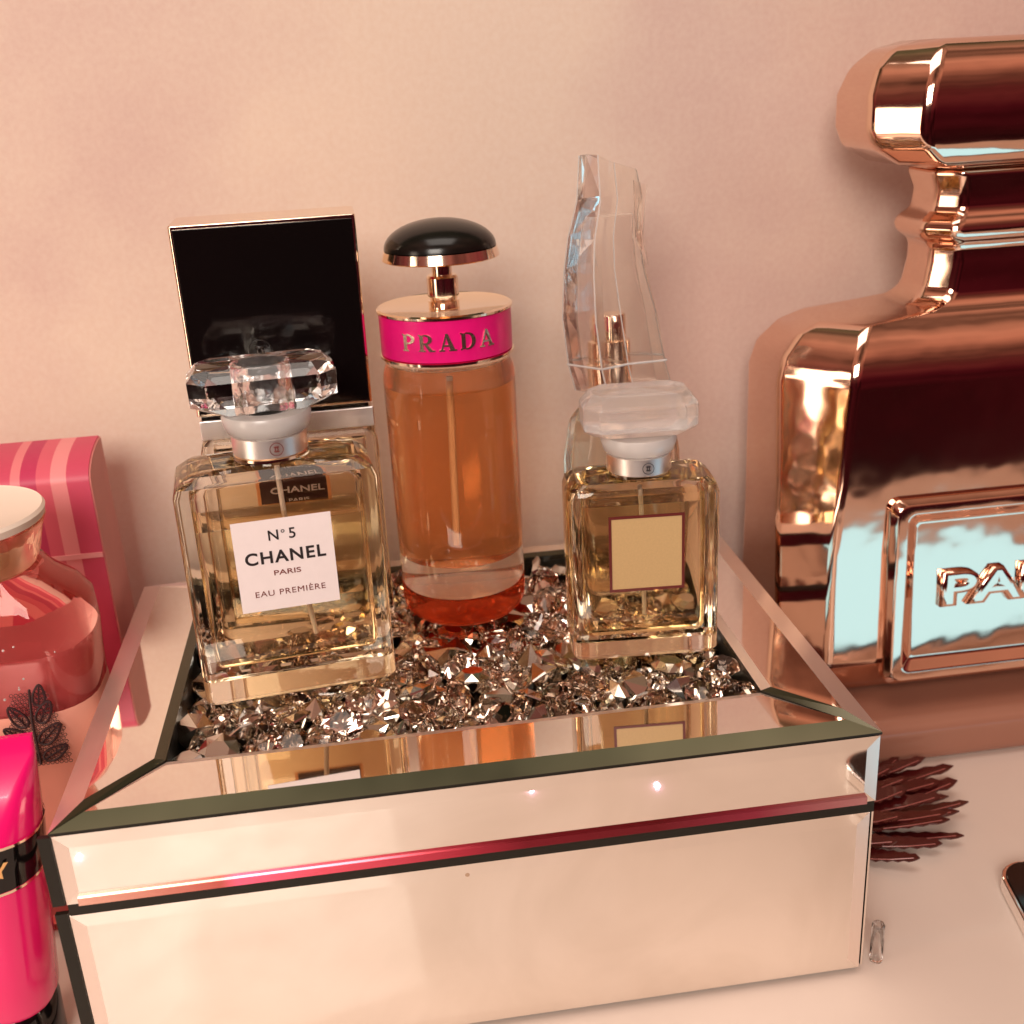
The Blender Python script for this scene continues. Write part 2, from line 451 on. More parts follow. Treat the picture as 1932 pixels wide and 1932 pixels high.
# strip at the seam: a peach, pink and dark red reflection painted as colour
def seam_reflection_mat():
    m, t, p = newmat('painted_seam_reflection')
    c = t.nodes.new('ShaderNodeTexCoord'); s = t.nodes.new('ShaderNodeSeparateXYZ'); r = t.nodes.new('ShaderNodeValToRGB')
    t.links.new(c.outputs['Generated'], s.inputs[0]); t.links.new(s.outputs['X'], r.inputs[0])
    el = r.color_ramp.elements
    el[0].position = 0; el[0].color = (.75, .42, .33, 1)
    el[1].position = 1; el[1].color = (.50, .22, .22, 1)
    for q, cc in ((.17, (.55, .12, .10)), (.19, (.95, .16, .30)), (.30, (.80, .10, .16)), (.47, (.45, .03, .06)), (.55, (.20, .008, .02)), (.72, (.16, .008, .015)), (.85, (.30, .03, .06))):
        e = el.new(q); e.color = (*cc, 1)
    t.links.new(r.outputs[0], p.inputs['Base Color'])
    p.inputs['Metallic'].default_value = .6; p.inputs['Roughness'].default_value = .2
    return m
M['seam_reflection'] = seam_reflection_mat()
bx('seam_reflection_strip', 4.5, W-4, -1.3, -.2, 69.3, 71.9, 'seam_reflection')
bx('seam_shadow_gap', 1.0, W-1.0, -.1, 1.4, 65.3, 69.1, 'glass_edge')

# ------------------------------------------------------------------ gems
random.seed(11)
def gem_bm(bm, loc=(0, 0, 0), rot=Matrix.Identity(3), r=5.6):
    h1, h2 = .34*r, .92*r
    n = 8
    T = [(0.56*r*math.cos(2*PI*i/n), 0.56*r*math.sin(2*PI*i/n), h1) for i in range(n)]
    G = [(r*math.cos(2*PI*(i+.5)/n), r*math.sin(2*PI*(i+.5)/n), 0.05*r) for i in range(n)]
    G2 = [(x, y, -.05*r) for x, y, z in G]
    V = lambda p: bm.verts.new(rot @ Vector(p) + Vector(loc))
    t = [V(p) for p in T]; g_ = [V(p) for p in G]; g2 = [V(p) for p in G2]; c = V((0, 0, -h2))
    bm.faces.new(t)
    for i in range(n):
        bm.faces.new((t[i], g_[i], t[(i+1) % n])); bm.faces.new((g_[i], g_[(i+1) % n], t[(i+1) % n]))
        bm.faces.new((g_[i], g2[i], g2[(i+1) % n], g_[(i+1) % n])); bm.faces.new((g2[i], c, g2[(i+1) % n]))
M['gem'] = glass('clear_acrylic_gem', (.97, .93, .90), 1.45, 0)
M['gem_foil'] = pbr('foil_backed_gem', (0.68, 0.65, 0.59), .12, 1.0)
M['gem_smoke'] = glass('smoky_acrylic_gem', (.88, .80, .75), 1.5, 0)
gem_meshes = []
for mt in ('gem', 'gem_foil', 'gem_smoke'):
    bm = bmesh.new(); gem_bm(bm)
    o = finish('crystal_gem', bm, mt)
    gem_meshes.append(o.data); bpy.data.objects.remove(o)
GEM_L = 'small loose faceted diamond shaped crystal in the gem bed on top of the mirrored box'
GEM_G = 'loose crystals in the bed on the mirrored box'
def rnd_rot(tilt=1.0):
    q = Matrix.Rotation(random.uniform(0, 2*PI), 3, 'Z')
    a = random.uniform(0, 2*PI)
    t = random.choice((random.uniform(0, .7), random.uniform(.9, 1.7), random.uniform(2.2, PI)))*tilt
    return (Matrix.Rotation(a, 3, 'Z') @ Matrix.Rotation(t, 3, 'X') @ q)
step = 11.4
rows = int((IY1-IY0-6)/(step*.80)); cnt = 0
feet = [((68.8, 80.6), 37, 21.5), ((192, 75.5), 30, 18), ((132.5, 122.5), 26, 26), ((72.5, 128), 31, 16), ((199, 128), 24, 16)]
LOOK = ('clear', 'foil backed rosy', 'smoky grey')
def where(x, y):
    if y < 57: 
        if x < 104: return 'in front of the white labelled bottle'
        if x < 160: return 'along the front rim between the two square bottles'
        return 'in front of the frosted stopper bottle'
    if x < 36: return 'along the left wall of the gem bed'
    if x > 219: return 'along the right wall of the gem bed'
    if x < 106: return 'behind the front left bottle'
    if x > 163: return 'beside or behind the frosted stopper bottle'
    return 'in front of the peach cylinder bottle' if y < 100 else 'around the foot of the peach cylinder bottle'
for j in range(rows+1):
    y = IY0 + 4.5 + j*step*.80
    nx = int((IX1-IX0-7)/step)
    for i in range(nx+1):
        x = IX0 + 4.5 + i*step + (step/2 if j % 2 else 0)
        if x > IX1-2.5 or y > IY1-2.5: continue
        x2 = x + random.uniform(-1.8, 1.8); y2 = y + random.uniform(-1.8, 1.8)
        under = any(abs(x2-c[0]) < a and abs(y2-c[1]) < b for c, a, b in feet)
        r = random.uniform(5.9, 7.3)
        x2 = min(max(x2, IX0+r*.8), IX1-r*.8); y2 = min(max(y2, IY0+r*.85), IY1-r*.85)
        near_front = y2 < 44
        ki = random.choices((0, 1, 2), (.40, .36, .24))[0]
        o = bpy.data.objects.new('crystal_gem', gem_meshes[ki]); COL.objects.link(o)
        rot = rnd_rot()
        sca = r/5.6
        ext = max((rot @ (v.co/MM*sca)).z for v in gem_meshes[ki].vertices)
        top = (random.uniform(90.5, 93.9) if under else random.uniform(92.5, 99.0))
        if near_front: top = min(top, 97.2)
        o.matrix_world = Matrix.Translation(Vector((x2, y2, top-ext))*MM) @ rot.to_4x4() @ Matrix.Scale(sca, 4)
        tag(o, 'loose %s faceted crystal %s' % (LOOK[ki], where(x2, y2)), 'crystal', 'loose %s crystals %s' % (LOOK[ki], where(x2, y2))); cnt += 1
# the fill of crystals beneath them
bm = bmesh.new()
for j in range(16):
    for i in range(23):
        x = IX0+5+i*8.3+random.uniform(-1.5, 1.5); y = IY0+5+j*7.9+random.uniform(-1.5, 1.5)
        if x > IX1-4.5 or y > IY1-4.5: continue
        gem_bm(bm, (x, y, random.uniform(83.0, 85.8)), rnd_rot(), 5.0)
o = finish('crystal_fill', bm, 'gem_foil'); tag(o, 'deeper layer of small crystals filling the gem bed of the mirrored box', 'crystals', kind='stuff')

# ------------------------------------------------------------------ square bottle with white label
ZB = 94.6
b1 = thing('perfume_bottle', 'square clear glass perfume bottle with white N°5 label and crystal stopper', 'perfume bottle', (68.8, 80.6, ZB), 6.5)
hw, hd = 32.6, 15.5
loft('glass_body', [rrect(hw-1.2, hd-1.2, 2.6, 0), rrect(hw, hd, 3.2, 1.6), rrect(hw+.1, hd, 3.2, 74.5), rrect(hw-1.0, hd-.8, 3.2, 77.6),
                    rrect(hw-5, hd-3.4, 4, 80.6), rrect(hw-10, hd-6, 4, 81.4), rrect(11.5, 8.5, 8, 81.8)], 'crystal', b1, smooth=25)
loft('perfume', [rrect(hw-6.2, hd-4.3, 3, 12.5), rrect(hw-5.0, hd-3.6, 3.2, 15), rrect(hw-5.0, hd-3.6, 3.2, 62)], 'amber', b1, smooth=40)
loft('air_pocket', [rrect(hw-5.0, hd-3.6, 3.2, 62.05), rrect(hw-5.0, hd-3.6, 3.2, 73), rrect(hw-8.0, hd-5.6, 3.2, 75.5)], 'air', b1, smooth=40)
lathe('neck', [(12.4, 81.6), (12.0, 82.6), (11.4, 83.2), (11.4, 84)], 'crystal', b1)
lathe('metal_band', [(11.9, 83.6), (12.3, 83.9), (12.3, 89.9), (11.9, 90.2)], 'silver_satin', b1)
lathe('band_ring', [(12.0, 82.3), (12.45, 82.5), (12.45, 83.4), (12.0, 83.5)], 'gold', b1)
emblem(b1, (1.5, -12.45, 86.9), 2.1, 'ink_brown')
lathe('collar', [(12.1, 90.3), (13.2, 91.0), (14.3, 93.6), (14.6, 96.0), (14.1, 97.2), (11, 97.6)], 'frost2', b1)
sz = 97.8
st = loft('stopper', [crect(16, 8.5, 4.2, sz+.6), crect(23.2, 12.8, 5.6, sz+4.2), crect(23.4, 13.0, 5.6, sz+12.2), crect(20.2, 9.8, 4.6, sz+15.8)], 'crystal_clear', b1)
lathe('stopper_core', [(9.2, sz-.2), (9.5, sz+1), (9.9, sz+5), (9.6, sz+12.5), (8.2, sz+14.2)], glass('core_glass', (1, 1, 1), .72, .18, bump=.5, bscale=250), st, n=24, smooth=20)
bm = bmesh.new(); tube_bm(bm, [(1, 2, 76), (1.5, 2, 60), (4.5, 2.5, 40), (7, 3, 15)], .9, 8)
finish('dip_tube', bm, 'tube_clear', b1, smooth=True)
lab = box('label', -16.1, 16.1, -.14, .0, -16, 16, 'paper', b1, loc=(-.2, -hd-.06, 48.8))
text('label_text', 'N', 5.0, 'ink', lab, (-3.0, -.22, 10.2), .04, .06)
text('label_text', 'o', 2.4, 'ink', lab, (0.15, -.22, 11.6), .04, .02)
text('label_text', '5', 5.2, 'ink', lab, (3.1, -.22, 10.2), .04, .05)
text('label_text', 'CHANEL', 5.9, 'ink', lab, (0.0, -.22, 2.6), .04, .14, spacing=1.15, width=26.2)
text('label_text', 'PARIS', 2.5, 'ink_brown', lab, (0.0, -.22, -3.0), .04, .02, width=8.8)
text('label_text', 'EAU PREMIÈRE', 2.9, 'ink_brown', lab, (0.2, -.22, -10.0), .04, 0, spacing=1.12, width=23)

# ------------------------------------------------------------------ bottle with framed label and frosted stopper
b2 = thing('perfume_bottle', 'square clear glass perfume bottle with frosted stopper and dark framed beige label', 'perfume bottle', (192.0, 75.6, ZB), -4.4)
hw, hd = 25.8, 12.6
loft('glass_body', [rrect(hw-1.2, hd-1.2, 2.6, 0), rrect(hw, hd, 3.2, 1.6), rrect(hw+.1, hd, 3.2, 60), rrect(hw-.8, hd-.8, 3.2, 63),
                    rrect(hw-3.5, hd-2.6, 3.4, 65.2), rrect(11, 8, 7, 65.8)], 'crystal', b2, smooth=25)
loft('perfume', [rrect(hw-5.6, hd-4.0, 3, 8.5), rrect(hw-4.6, hd-3.2, 3.2, 10.5), rrect(hw-4.6, hd-3.2, 3.2, 57)], 'amber2', b2, smooth=40)
loft('air_pocket', [rrect(hw-4.6, hd-3.2, 3.2, 57.05), rrect(hw-4.6, hd-3.2, 3.2, 60), rrect(hw-6.0, hd-4.6, 3, 61.5)], 'air', b2, smooth=40)
lathe('neck', [(10.4, 65.6), (10.2, 66.8)], 'crystal', b2)
lathe('metal_band', [(10.7, 66.9), (11.1, 67.2), (11.1, 73.0), (10.7, 73.3)], 'silver_satin', b2)
emblem(b2, (1.4, -11.25, 70.0), 1.9, 'ink')
lathe('collar', [(10.9, 73.4), (12.0, 74.2), (13.0, 77.5), (12.4, 79.5)], 'frost2', b2)
st = loft('stopper', [crect(15.5, 8, 4, 80), crect(19.3, 11, 5, 82.6), crect(19.5, 11.2, 5, 90.5), crect(16, 8.4, 4.4, 95)], 'frost', b2, bevel=.7)
bm = bmesh.new(); tube_bm(bm, [(0, 1, 60), (0.5, 1, 40), (1, 1, 12)], .8, 8)
finish('dip_tube', bm, 'tube_clear', b2, smooth=True)
lab = box('label', -12.2, 12.2, -.12, 0, -13.4, 13.4, 'beige_label', b2, loc=(.4, -hd-.06, 40.2))
bm = bmesh.new()
for a in ((-13, 13, 13.0, 14.0), (-13, 13, -14.0, -13.0), (-13, -12.05, -12.98, 12.98), (12.05, 13, -12.98, 12.98)):
    add_box(bm, a[0], a[1], -.3, -.02, a[2], a[3])
finish('label_border', bm, 'maroon', lab)

# ------------------------------------------------------------------ tall black-capped bottle
b3 = thing('perfume_bottle', 'perfume bottle with a big square black cap standing behind the white labelled one', 'perfume bottle', (72.2, 127, 92), 1.2)
z0 = -92
capb = loft('cap', [crect(30.9, 13.5, .8, z0+182), crect(31.2, 13.6, .8, z0+248.2)], 'gold', b3, bevel=.4)
box('cap_face', -29.7, 30.0, -.5, .2, -31.9, 31.9, 'black_gloss', capb, loc=(0, -13.75, z0+215), bevel=.2)
emblem(capb, (-6, -14.35, z0+204), 4.0, pbr('faint_emblem', (0.02, 0.016, 0.014), .2))
bm = bmesh.new(); add_box(bm, -30.6, 31.2, -13.2, 13.2, z0+173, z0+180.4)
finish('neck_plate', bm, 'silver_satin', b3, bevel=.5)
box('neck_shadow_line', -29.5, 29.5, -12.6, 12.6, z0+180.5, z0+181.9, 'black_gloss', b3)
loft('glass_body', [rrect(30, 12.8, 3, 0), rrect(31.8, 14.2, 3, 1.5), rrect(31.8, 14.2, 3, 76), rrect(31, 13.6, 3, 79), rrect(29, 12, 3, 80.8)], 'crystal', b3, smooth=25)
loft('perfume', [rrect(27.2, 10.4, 3, 9), rrect(27.2, 10.4, 3, 66)], 'amber', b3, smooth=40)
loft('air_pocket', [rrect(27.2, 10.4, 3, 66.05), rrect(27.2, 10.4, 3, 76)], 'air', b3, smooth=40)
lab = box('label', -12.6, 12.6, -.14, 0, -13.0, 13.0, 'orange_edge', b3, loc=(-1.0, -14.26, 63.2))
box('label_panel', -11.4, 11.4, -.1, 0, -12.4, 12.4, 'dark_label', lab, loc=(0, -.16, 0))
text('label_text', 'EAU', 2.6, 'label_text', lab, (1.4, -.32, 7.2), .04, .02, width=4.6)
text('label_text', 'DE TOILETTE', 2.4, 'label_text', lab, (1.4, -.32, 4.2), .04, .02, width=15)
text('label_text', 'CHANEL', 4.2, 'label_text', lab, (1.2, -.32, -1.4), .04, .07, width=18.4)
text('label_text', 'PARIS', 2.2, 'label_text', lab, (1.4, -.32, -6.4), .04, .02, width=7)

# ------------------------------------------------------------------ tall cylinder bottle with magenta band
b4 = thing('perfume_bottle', 'tall cylindrical perfume bottle of peach liquid with magenta band and black domed pump', 'perfume bottle', (132.3, 122.3, 94.6), 0)
zo = -95.2
def P4(l): return [(r, z+zo) for r, z in l]
lathe('glass_body', P4([(20.5, 107.6), (23.2, 107.8), (24.0, 109.5), (24.2, 130), (24.3, 188), (24.0, 191), (22.8, 194.5), (22.4, 196.8)]), 'crystal_light', b4, n=96, smooth=30)
lathe('perfume', P4([(12, 119.2), (19.5, 119.8), (21.8, 122.5), (22.2, 126), (22.2, 186.5)]), 'peach_liq', b4, n=96)
lathe('air_pocket', P4([(22.2, 186.55), (22.2, 189), (20.5, 192.5), (20, 194)]), 'air', b4, n=96)
lathe('base', P4([(17.5, 95.2), (20.8, 95.6), (23.0, 97.8), (23.9, 101), (24.0, 107.4), (19, 107.5), (18.6, 105.5), (6, 104.6)]), 'orange_base', b4, n=96)
lathe('base_disc', P4([(15.5, 105.1), (15.5, 105.9), (13, 106.5), (4, 106.6)]), pbr('orange_disc', (.85, .16, .06), .3), b4, n=64)
lathe('band_lip', P4([(23.2, 196.9), (24.4, 197.1), (24.4, 198.0), (23.4, 198.2)]), 'gold', b4, n=96)
bnd = lathe('pink_band', P4([(23.4, 198.3), (23.9, 198.5), (23.9, 212.8), (23.5, 213.0)]), 'pink', b4, n=96)
lathe('top_plate', P4([(23.3, 213.1), (24.5, 213.2), (24.6, 214.0), (23.8, 214.5), (22.6, 213.6), (5, 213.3)]), 'gold', b4, n=96)
lathe('pump_collar', P4([(5.6, 213.5), (5.6, 216), (5.0, 216.3), (5.0, 217.3), (5.7, 217.6), (5.7, 224.2), (5.1, 225.0)]), 'gold', b4, n=48, smooth=30)
lathe('pump_stem', P4([(3.7, 225.1), (3.8, 231)]), 'gold', b4, n=40)
lathe('cap_rim', P4([(6, 230.9), (20.6, 230.9), (21.0, 231.3), (20.2, 234.4), (19.4, 234.6)]), 'gold', b4, n=96)
dome = [(19.9, 234.7)] + [(19.9*math.cos(a), 234.7+9.9*math.sin(a)) for a in [R(8*i) for i in range(1, 11)]] + [(1.2, 244.62)]
lathe('cap_dome', P4(dome), 'black_satin', b4, n=96, smooth=70)
# raised serif letters wrapped round the band
def letter_polys(ch):
    def rect(x0, x1, y0, y1): return [(x0, y0), (x1, y0), (x1, y1), (x0, y1)]
    polys = []
    def bowl(x0, x1, y0, y1, th, tv):
        cy = (y0+y1)/2; ry = (y1-y0)/2; xs = x0; rx = x1-x0; n = 10
        for i in range(n):
            a0 = -PI/2+PI*i/n; a1 = -PI/2+PI*(i+1)/n
            o = lambda a: (xs+rx*math.cos(a), cy+ry*math.sin(a)); q = lambda a: (xs+(rx-th)*math.cos(a), cy+(ry-tv)*math.sin(a))
            polys.append([q(a0), o(a0), o(a1), q(a1)])
    if ch in 'PR':
        polys += [rect(.08, .31, .04, .96), rect(0, .42, 0, .09), rect(0, .12, .91, 1.0), rect(.31, .42, .91, 1.0), rect(.31, .42, .42, .51)]
        bowl(.40, .84, .42, 1.0, .23, .09)
        if ch == 'R': polys += [[(.34, .44), (.56, .44), (.92, .0), (.64, .0)], rect(.62, 1.0, 0, .09)]
    if ch == 'D':
        polys += [rect(.08, .32, .04, .96), rect(0, .12, .91, 1.0), rect(0, .12, 0, .09), rect(.32, .45, .91, 1.0), rect(.32, .45, 0, .09)]
        bowl(.42, .96, 0, 1.0, .25, .09)
    if ch == 'A':
        polys += [[(.10, .05), (.21, .05), (.53, 1.0), (.42, 1.0)], [(.38, 1.0), (.56, 1.0), (.94, .05), (.66, .05)], rect(.24, .70, .27, .37),
                  rect(0, .34, 0, .09), rect(.58, 1.04, 0, .09)]
    return polys
bm = bmesh.new()
wd = {'P': .86, 'R': 1.0, 'A': 1.04, 'D': 1.0}
s = 'PRADA'; tot = sum(wd[c] for c in s) + .22*(len(s)-1); lh = 6.0; x = -tot/2
for ch in s:
    for poly in letter_polys(ch):
        fr, bk = [], []
        for (px, py) in poly:
            ang = (x+px)*lh*.97/23.9 - PI/2 - .035
            for lst, rr in ((fr, 24.35), (bk, 23.8)):
                lst.append(bm.verts.new((rr*math.cos(ang), rr*math.sin(ang), 202.6+zo+py*lh)))
        n = len(poly)
        bm.faces.new(fr); bm.faces.new(list(reversed(bk)))
        for i in range(n): bm.faces.new((fr[i], bk[i], bk[(i+1) % n], fr[(i+1) % n]))
    x += wd[ch] + .22
finish('band_lettering', bm, 'gold_satin', bnd)
bm = bmesh.new(); tube_bm(bm, [(0, 0, 188+zo), (-.5, 0, 160+zo), (-1.2, -1, 124+zo)], 1.0, 8)
finish('dip_tube', bm, 'tube_clear', b4, smooth=True)

# ------------------------------------------------------------------ clear twisted-cap bottle
b5 = thing('perfume_bottle', 'all clear glass perfume bottle with tall twisted sail shaped cap and gold sprayer inside', 'perfume bottle', (197.5, 130, 90), 0)
def sail(z, xl, xr, dep, tw, sq=1.0):
    """six-cornered folded section between xl..xr"""
    cx = (xl+xr)/2 - 197.5; a = (xr-xl)/2
    pts = [(-1, -.10), (-.45, -.95), (.15, -.62), (.95, -.55), (1.0, .25), (.1, .95), (-.6, .7)]
    out = []
    t = R(tw)
    for px, py in pts:
        X, Y = px*a, py*dep
        out.append((cx + X*math.cos(t)*1.0 - Y*math.sin(t)*.35, X*math.sin(t)*.4 + Y*math.cos(t), z-90))
    return out
def interp(keys, z):
    for (a, b) in zip(keys, keys[1:]):
        if a[0] <= z <= b[0]:
            f = (z-a[0])/(b[0]-a[0]); f = f if (a is keys[0]) else f*f*(3-2*f)*.35+f*.65; return [p+(q-p)*f for p, q in zip(a, b)]
    return keys[-1]
keys = [(176, 180.5, 217.6, 13, 0), (186, 178, 215, 14, 3), (204, 176, 212, 13.5, 8), (221, 176.6, 208, 12, 15), (233, 178.0, 207, 10, 20), (246, 181.5, 208.3, 7.5, 24), (258, 184.2, 205.5, 5, 8)]
secs = []
zs = [176, 186, 204, 221, 233, 246, 258]
for z in zs:
    k = interp(keys, z); secs.append(sail(z, k[1], k[2], k[3], k[4]))
# slanted top: left fold higher than the right
top = [(px, py, pz + (3.5 if px < -6 else (-2.5 if px > 6 else .5))) for (px, py, pz) in secs[-1]]
secs[-1] = top
cp = loft('cap', secs, 'thin_clear', b5)
inner = []
for z in [i*6.2+178 for i in range(11)]:
    k = interp(keys, z); ins = 2.2
    inner.append([(x*.80+.3, y*.72, zz) for x, y, zz in sail(z, k[1]+ins, k[2]-ins, k[3], k[4])])
loft('cap_hollow', inner, glass('cap_hollow_air', (1, 1, 1), .80, clear=.3), cp, smooth=18)
for vi, rr in ((1, .32), (2, .26), (4, .30), (0, .26)):
    bm = bmesh.new(); tube_bm(bm, [Vector(s_[vi])*1.0 for s_ in secs], rr, 5)
    finish('fold_highlight', bm, 'frost2', cp, smooth=60)  # pale threads laid along the folds imitate their edge highlights
# fin folded over the right shoulder of the cap
bm = bmesh.new()
f0 = [(203.5, 252, 4), (208.6, 250.2, 3), (207.2, 240, 4.5), (206.4, 231, 5), (207.8, 222, 7), (203.5, 232, 6)]
loft_bm(bm, [[(x-197.5, -y, z-90) for x, z, y in f0], [(x-197.5, -y+1.2, z-90) for x, z, y in f0]])
finish('cap_fin', bm, 'thin_clear', cp)
bm = bmesh.new()
k = interp(keys, 186.4)
tube_bm(bm, [(x*1.015, y*1.015, z) for x, y, z in sail(186.4, k[1], k[2], k[3], k[4])], .45, 6, True)
finish('cap_ring', bm, 'frost2', cp, smooth=True)
lathe('sprayer', [(7.2, 87), (7.2, 95.5), (6.6, 96.3), (6.6, 104.5), (5.0, 105), (5.0, 113.5), (4.6, 114.3)], 'gold', b5, n=40, smooth=30, loc=(-2.6, 0, 0))
lathe('nozzle', [(1.3, 0), (1.3, .9)], 'ink_brown', b5, n=16, loc=(-2.3, -4.7, 110.8), rot=(PI/2, 0, 0))
bs = []
for z, a, d in ((92, 19, 12), (95, 22.5, 14.5), (120, 24, 15), (150, 23.2, 14), (165, 20.5, 12.5), (172, 14, 10), (175.5, 10, 9)):
    bs.append([(px*a, py*d, z-90) for px, py in ((-1, -.2), (-.6, -.9), (.35, -1), (1, -.35), (.9, .5), (.1, 1), (-.7, .7))])
loft('glass_body', bs, 'thin_clear', b5, smooth=30, bevel=1.5)
bs2 = [[(x*.82, y*.78, z*1.0) for x, y, z in s_] for s_ in bs[1:5]]
loft('perfume', bs2, glass('pale_perfume', (1, .95, .86), .95, clear=.2), b5, smooth=30)

# ------------------------------------------------------------------ plinth and copper vase
pl = box('display_plinth', 0, 420, 0, 100, 0, 22, pbr('rose_plinth', (0.34, 0.15, 0.10), .16, noise=.06, nscale=12), None, bevel=7, seg=5, loc=(268, 109.5, .2))
tag(pl, 'low rose coloured block under the large copper perfume bottle ornament', 'plinth')
VX, VY, VZ = 370.5, 160, 22.3
vs = thing('bottle_ornament', 'large copper rose gold mirrored bottle shaped ornament with raised PARIS plate', 'ornament', (VX, VY, VZ), 0)
def vsec(l, name, **k):
    return loft(name, [crect(a, b, c, z-VZ) for a, b, c, z in l], 'vase', vs, **k)
def crect2(a, b, c, z, br=5):
    """front corners cut by c, rear corners nearly square"""
    return [(a, -b+c, z), (a, b+4-br, z), (a-br, b+4, z), (-a+br, b+4, z), (-a, b+4-br, z), (-a, -b+c, z), (-a+c, -b, z), (a-c, -b, z)]
def vsec(l, name, **k):
    return loft(name, [crect2(a, b, c, z-VZ, min(7, c*.5)) for a, b, c, z in l], 'vase', vs, **k)
body = vsec([(84, 16, 9, 22.4), (92, 22, 12, 25), (98, 29, 15, 33), (101.5, 34.8, 17, 44), (101.5, 32.2, 18, 95), (101.5, 32, 23, 166), (99, 30, 22, 176), (92, 25, 19, 185), (84, 21, 14, 189), (60, 19.5, 11, 191.5),
             (46, 17, 10, 193.8), (40.5, 15.2, 8.8, 198.5), (38.5, 14.5, 8.5, 210), (38.5, 14.5, 8.5, 217), (44, 18, 10, 221), (44, 18, 10, 226), (38.5, 14.5, 8.5, 230), (38, 14.5, 8.5, 238), (41, 16, 9, 246)], 'body', bevel=2.6, seg=4)
stp = vsec([(41, 16, 9, 246.4), (56, 21, 12, 249), (67, 25, 15, 256), (69.5, 26, 16, 263), (69.5, 26, 16.5, 275), (66, 23, 16, 285), (59, 18, 13, 291.5), (48, 13, 9, 294)], 'stopper', bevel=3.2, seg=4)
# plate: raised frame and inner field with letters
bm = bmesh.new()
def pring(hw_, hh, y, r):
    return [(x_, y, z_) for x_, z_, _ in rrect(hw_, hh, r, 0, n=4)]
loft_bm(bm, [pring(61, 42, 1.5, 5), pring(61, 42, -3, 5), pring(58.5, 39.5, -5.8, 5), pring(54, 35.5, -5.8, 4), pring(49.5, 31.5, -2.2, 2), pring(48, 30, -1.9, 2)])
pf = finish('name_plate', bm, 'vase', body, loc=(0, -33.5, 77.0-VZ), rot=(R(-3), 0, 0), bevel=.8, seg=3)
tx = text('plate_lettering', 'PARIS', 19, 'vase', pf, (0, -2.9, -.5), .8, 0, bevel=1.5, width=76)
for p in tx.data.polygons: p.use_smooth = True

# ------------------------------------------------------------------ left: striped box, lace bottle, tube
def stripe_mat():
    m, t, p = newmat('pink_stripes')
    c = t.nodes.new('ShaderNodeTexCoord'); s = t.nodes.new('ShaderNodeSeparateXYZ'); r = t.nodes.new('ShaderNodeValToRGB')
    ml = t.nodes.new('ShaderNodeMath'); ml.operation = 'MULTIPLY'; ml.inputs[1].default_value = 1/0.030
    fr = t.nodes.new('ShaderNodeMath'); fr.operation = 'FRACT'
    t.links.new(c.outputs['Object'], s.inputs[0]); t.links.new(s.outputs['X'], ml.inputs[0]); t.links.new(ml.outputs[0], fr.inputs[0]); t.links.new(fr.outputs[0], r.inputs[0])
    r.color_ramp.interpolation = 'CONSTANT'
    el = r.color_ramp.elements
    el[0].position = 0; el[0].color = (.58, .06, .12, 1)
    el[1].position = .30; el[1].color = (.74, .20, .22, 1)
    for q, cc in ((.42, (.50, .03, .10)), (.62, (.66, .10, .15)), (.80, (.78, .26, .27))):
        e = el.new(q); e.color = (*cc, 1)
    t.links.new(r.outputs[0], p.inputs['Base Color']); p.inputs['Roughness'].default_value = .45
    return m
M['stripes'] = stripe_mat()
pbx = thing('gift_box', 'tall pink striped carton with rounded lid behind the lace printed bottle', 'box', (-47, 176, 0), 0)
w0, d0 = 38.5, 26
prof = [(-d0, 0), (-d0, 150)] + [(-d0+ (26)*math.sin(R(a))*1.0, 150+19*(1-math.cos(R(a)))) for a in ()]
arc = []
for i in range(9):
    a = R(90*i/8)
    arc.append((-d0+28*(1-math.cos(a)), 150+10.5*math.sin(a)))
prof = [(-d0, .3)] + arc + [(8, .3)]
bm = bmesh.new(); loft_bm(bm, [[(-w0, y, z) for y, z in prof], [(w0, y, z) for y, z in prof]])
finish('carton', bm, 'stripes', pbx, smooth=30)
bm = bmesh.new(); loft_bm(bm, [[(w0+.05, y*1.0+.3, z*.997) for y, z in prof], [(w0+.7, y, z*.997) for y, z in prof]])
finish('side_panel', bm, pbr('plain_pink_card', (.62, .22, .20), .5, noise=.04, nscale=80), pbx)
box('lid_edge', -w0, w0, -.5, .1, -1, 1, pbr('light_pink_strip', (.85, .36, .36), .45), pbx, loc=(0, -d0-.12, 119.5))

lb = thing('perfume_bottle', 'glass bottle with cream disc cap and black lace leaf print left of the mirrored box', 'perfume bottle', (-39, 92, 0), 0)
M['blush'] = glass('blush_glass', (1.0, .80, .76), 1.42, .02, bump=.1, bscale=50)
body_s = [(28, 17, 0.3), (36, 21, 4), (37.2, 22, 20), (37.2, 22, 95), (37.5, 22, 104), (38.5, 22, 116), (38, 21.5, 127), (34, 19, 133), (27.5, 17, 138), (24.5, 16, 142)]
lbody = loft('glass_body', [rrect(a, b, min(a, b)*.75, z, n=7) for a, b, z in body_s], 'blush', lb, smooth=40)
loft('perfume', [rrect(a-4, b-4, min(a, b)*.7-3, z, n=7) for a, b, z in ((33, 19, 8), (35.5, 21, 20), (36, 21, 112), (35, 20, 113.5))],
     pbr('red_pink_perfume', (.56, .12, .13), .3), lb, smooth=40)
loft('dress_print', [rrect(a+.25, b+.25, min(a, b)*.75, z, n=7) for a, b, z in ((37.2, 22, 20), (37.2, 22, 80), (37.2, 22, 93), (36.9, 21.8, 94.5))],
     pbr('peach_print', (.80, .36, .27), .45, noise=.05), lb, cap=False, smooth=40)
nk = lathe('neck', [(23, 142.2), (24.5, 145), (25.5, 149), (27, 154), (28.5, 157.5)], glass('neck_glass', (1, .86, .76), 1.45, .08, bump=.8, bscale=120, clear=.2), lb, n=28, smooth=20)
lathe('neck_core', [(14, 140), (14, 152), (19, 157)], 'silver_satin', lb, n=32)
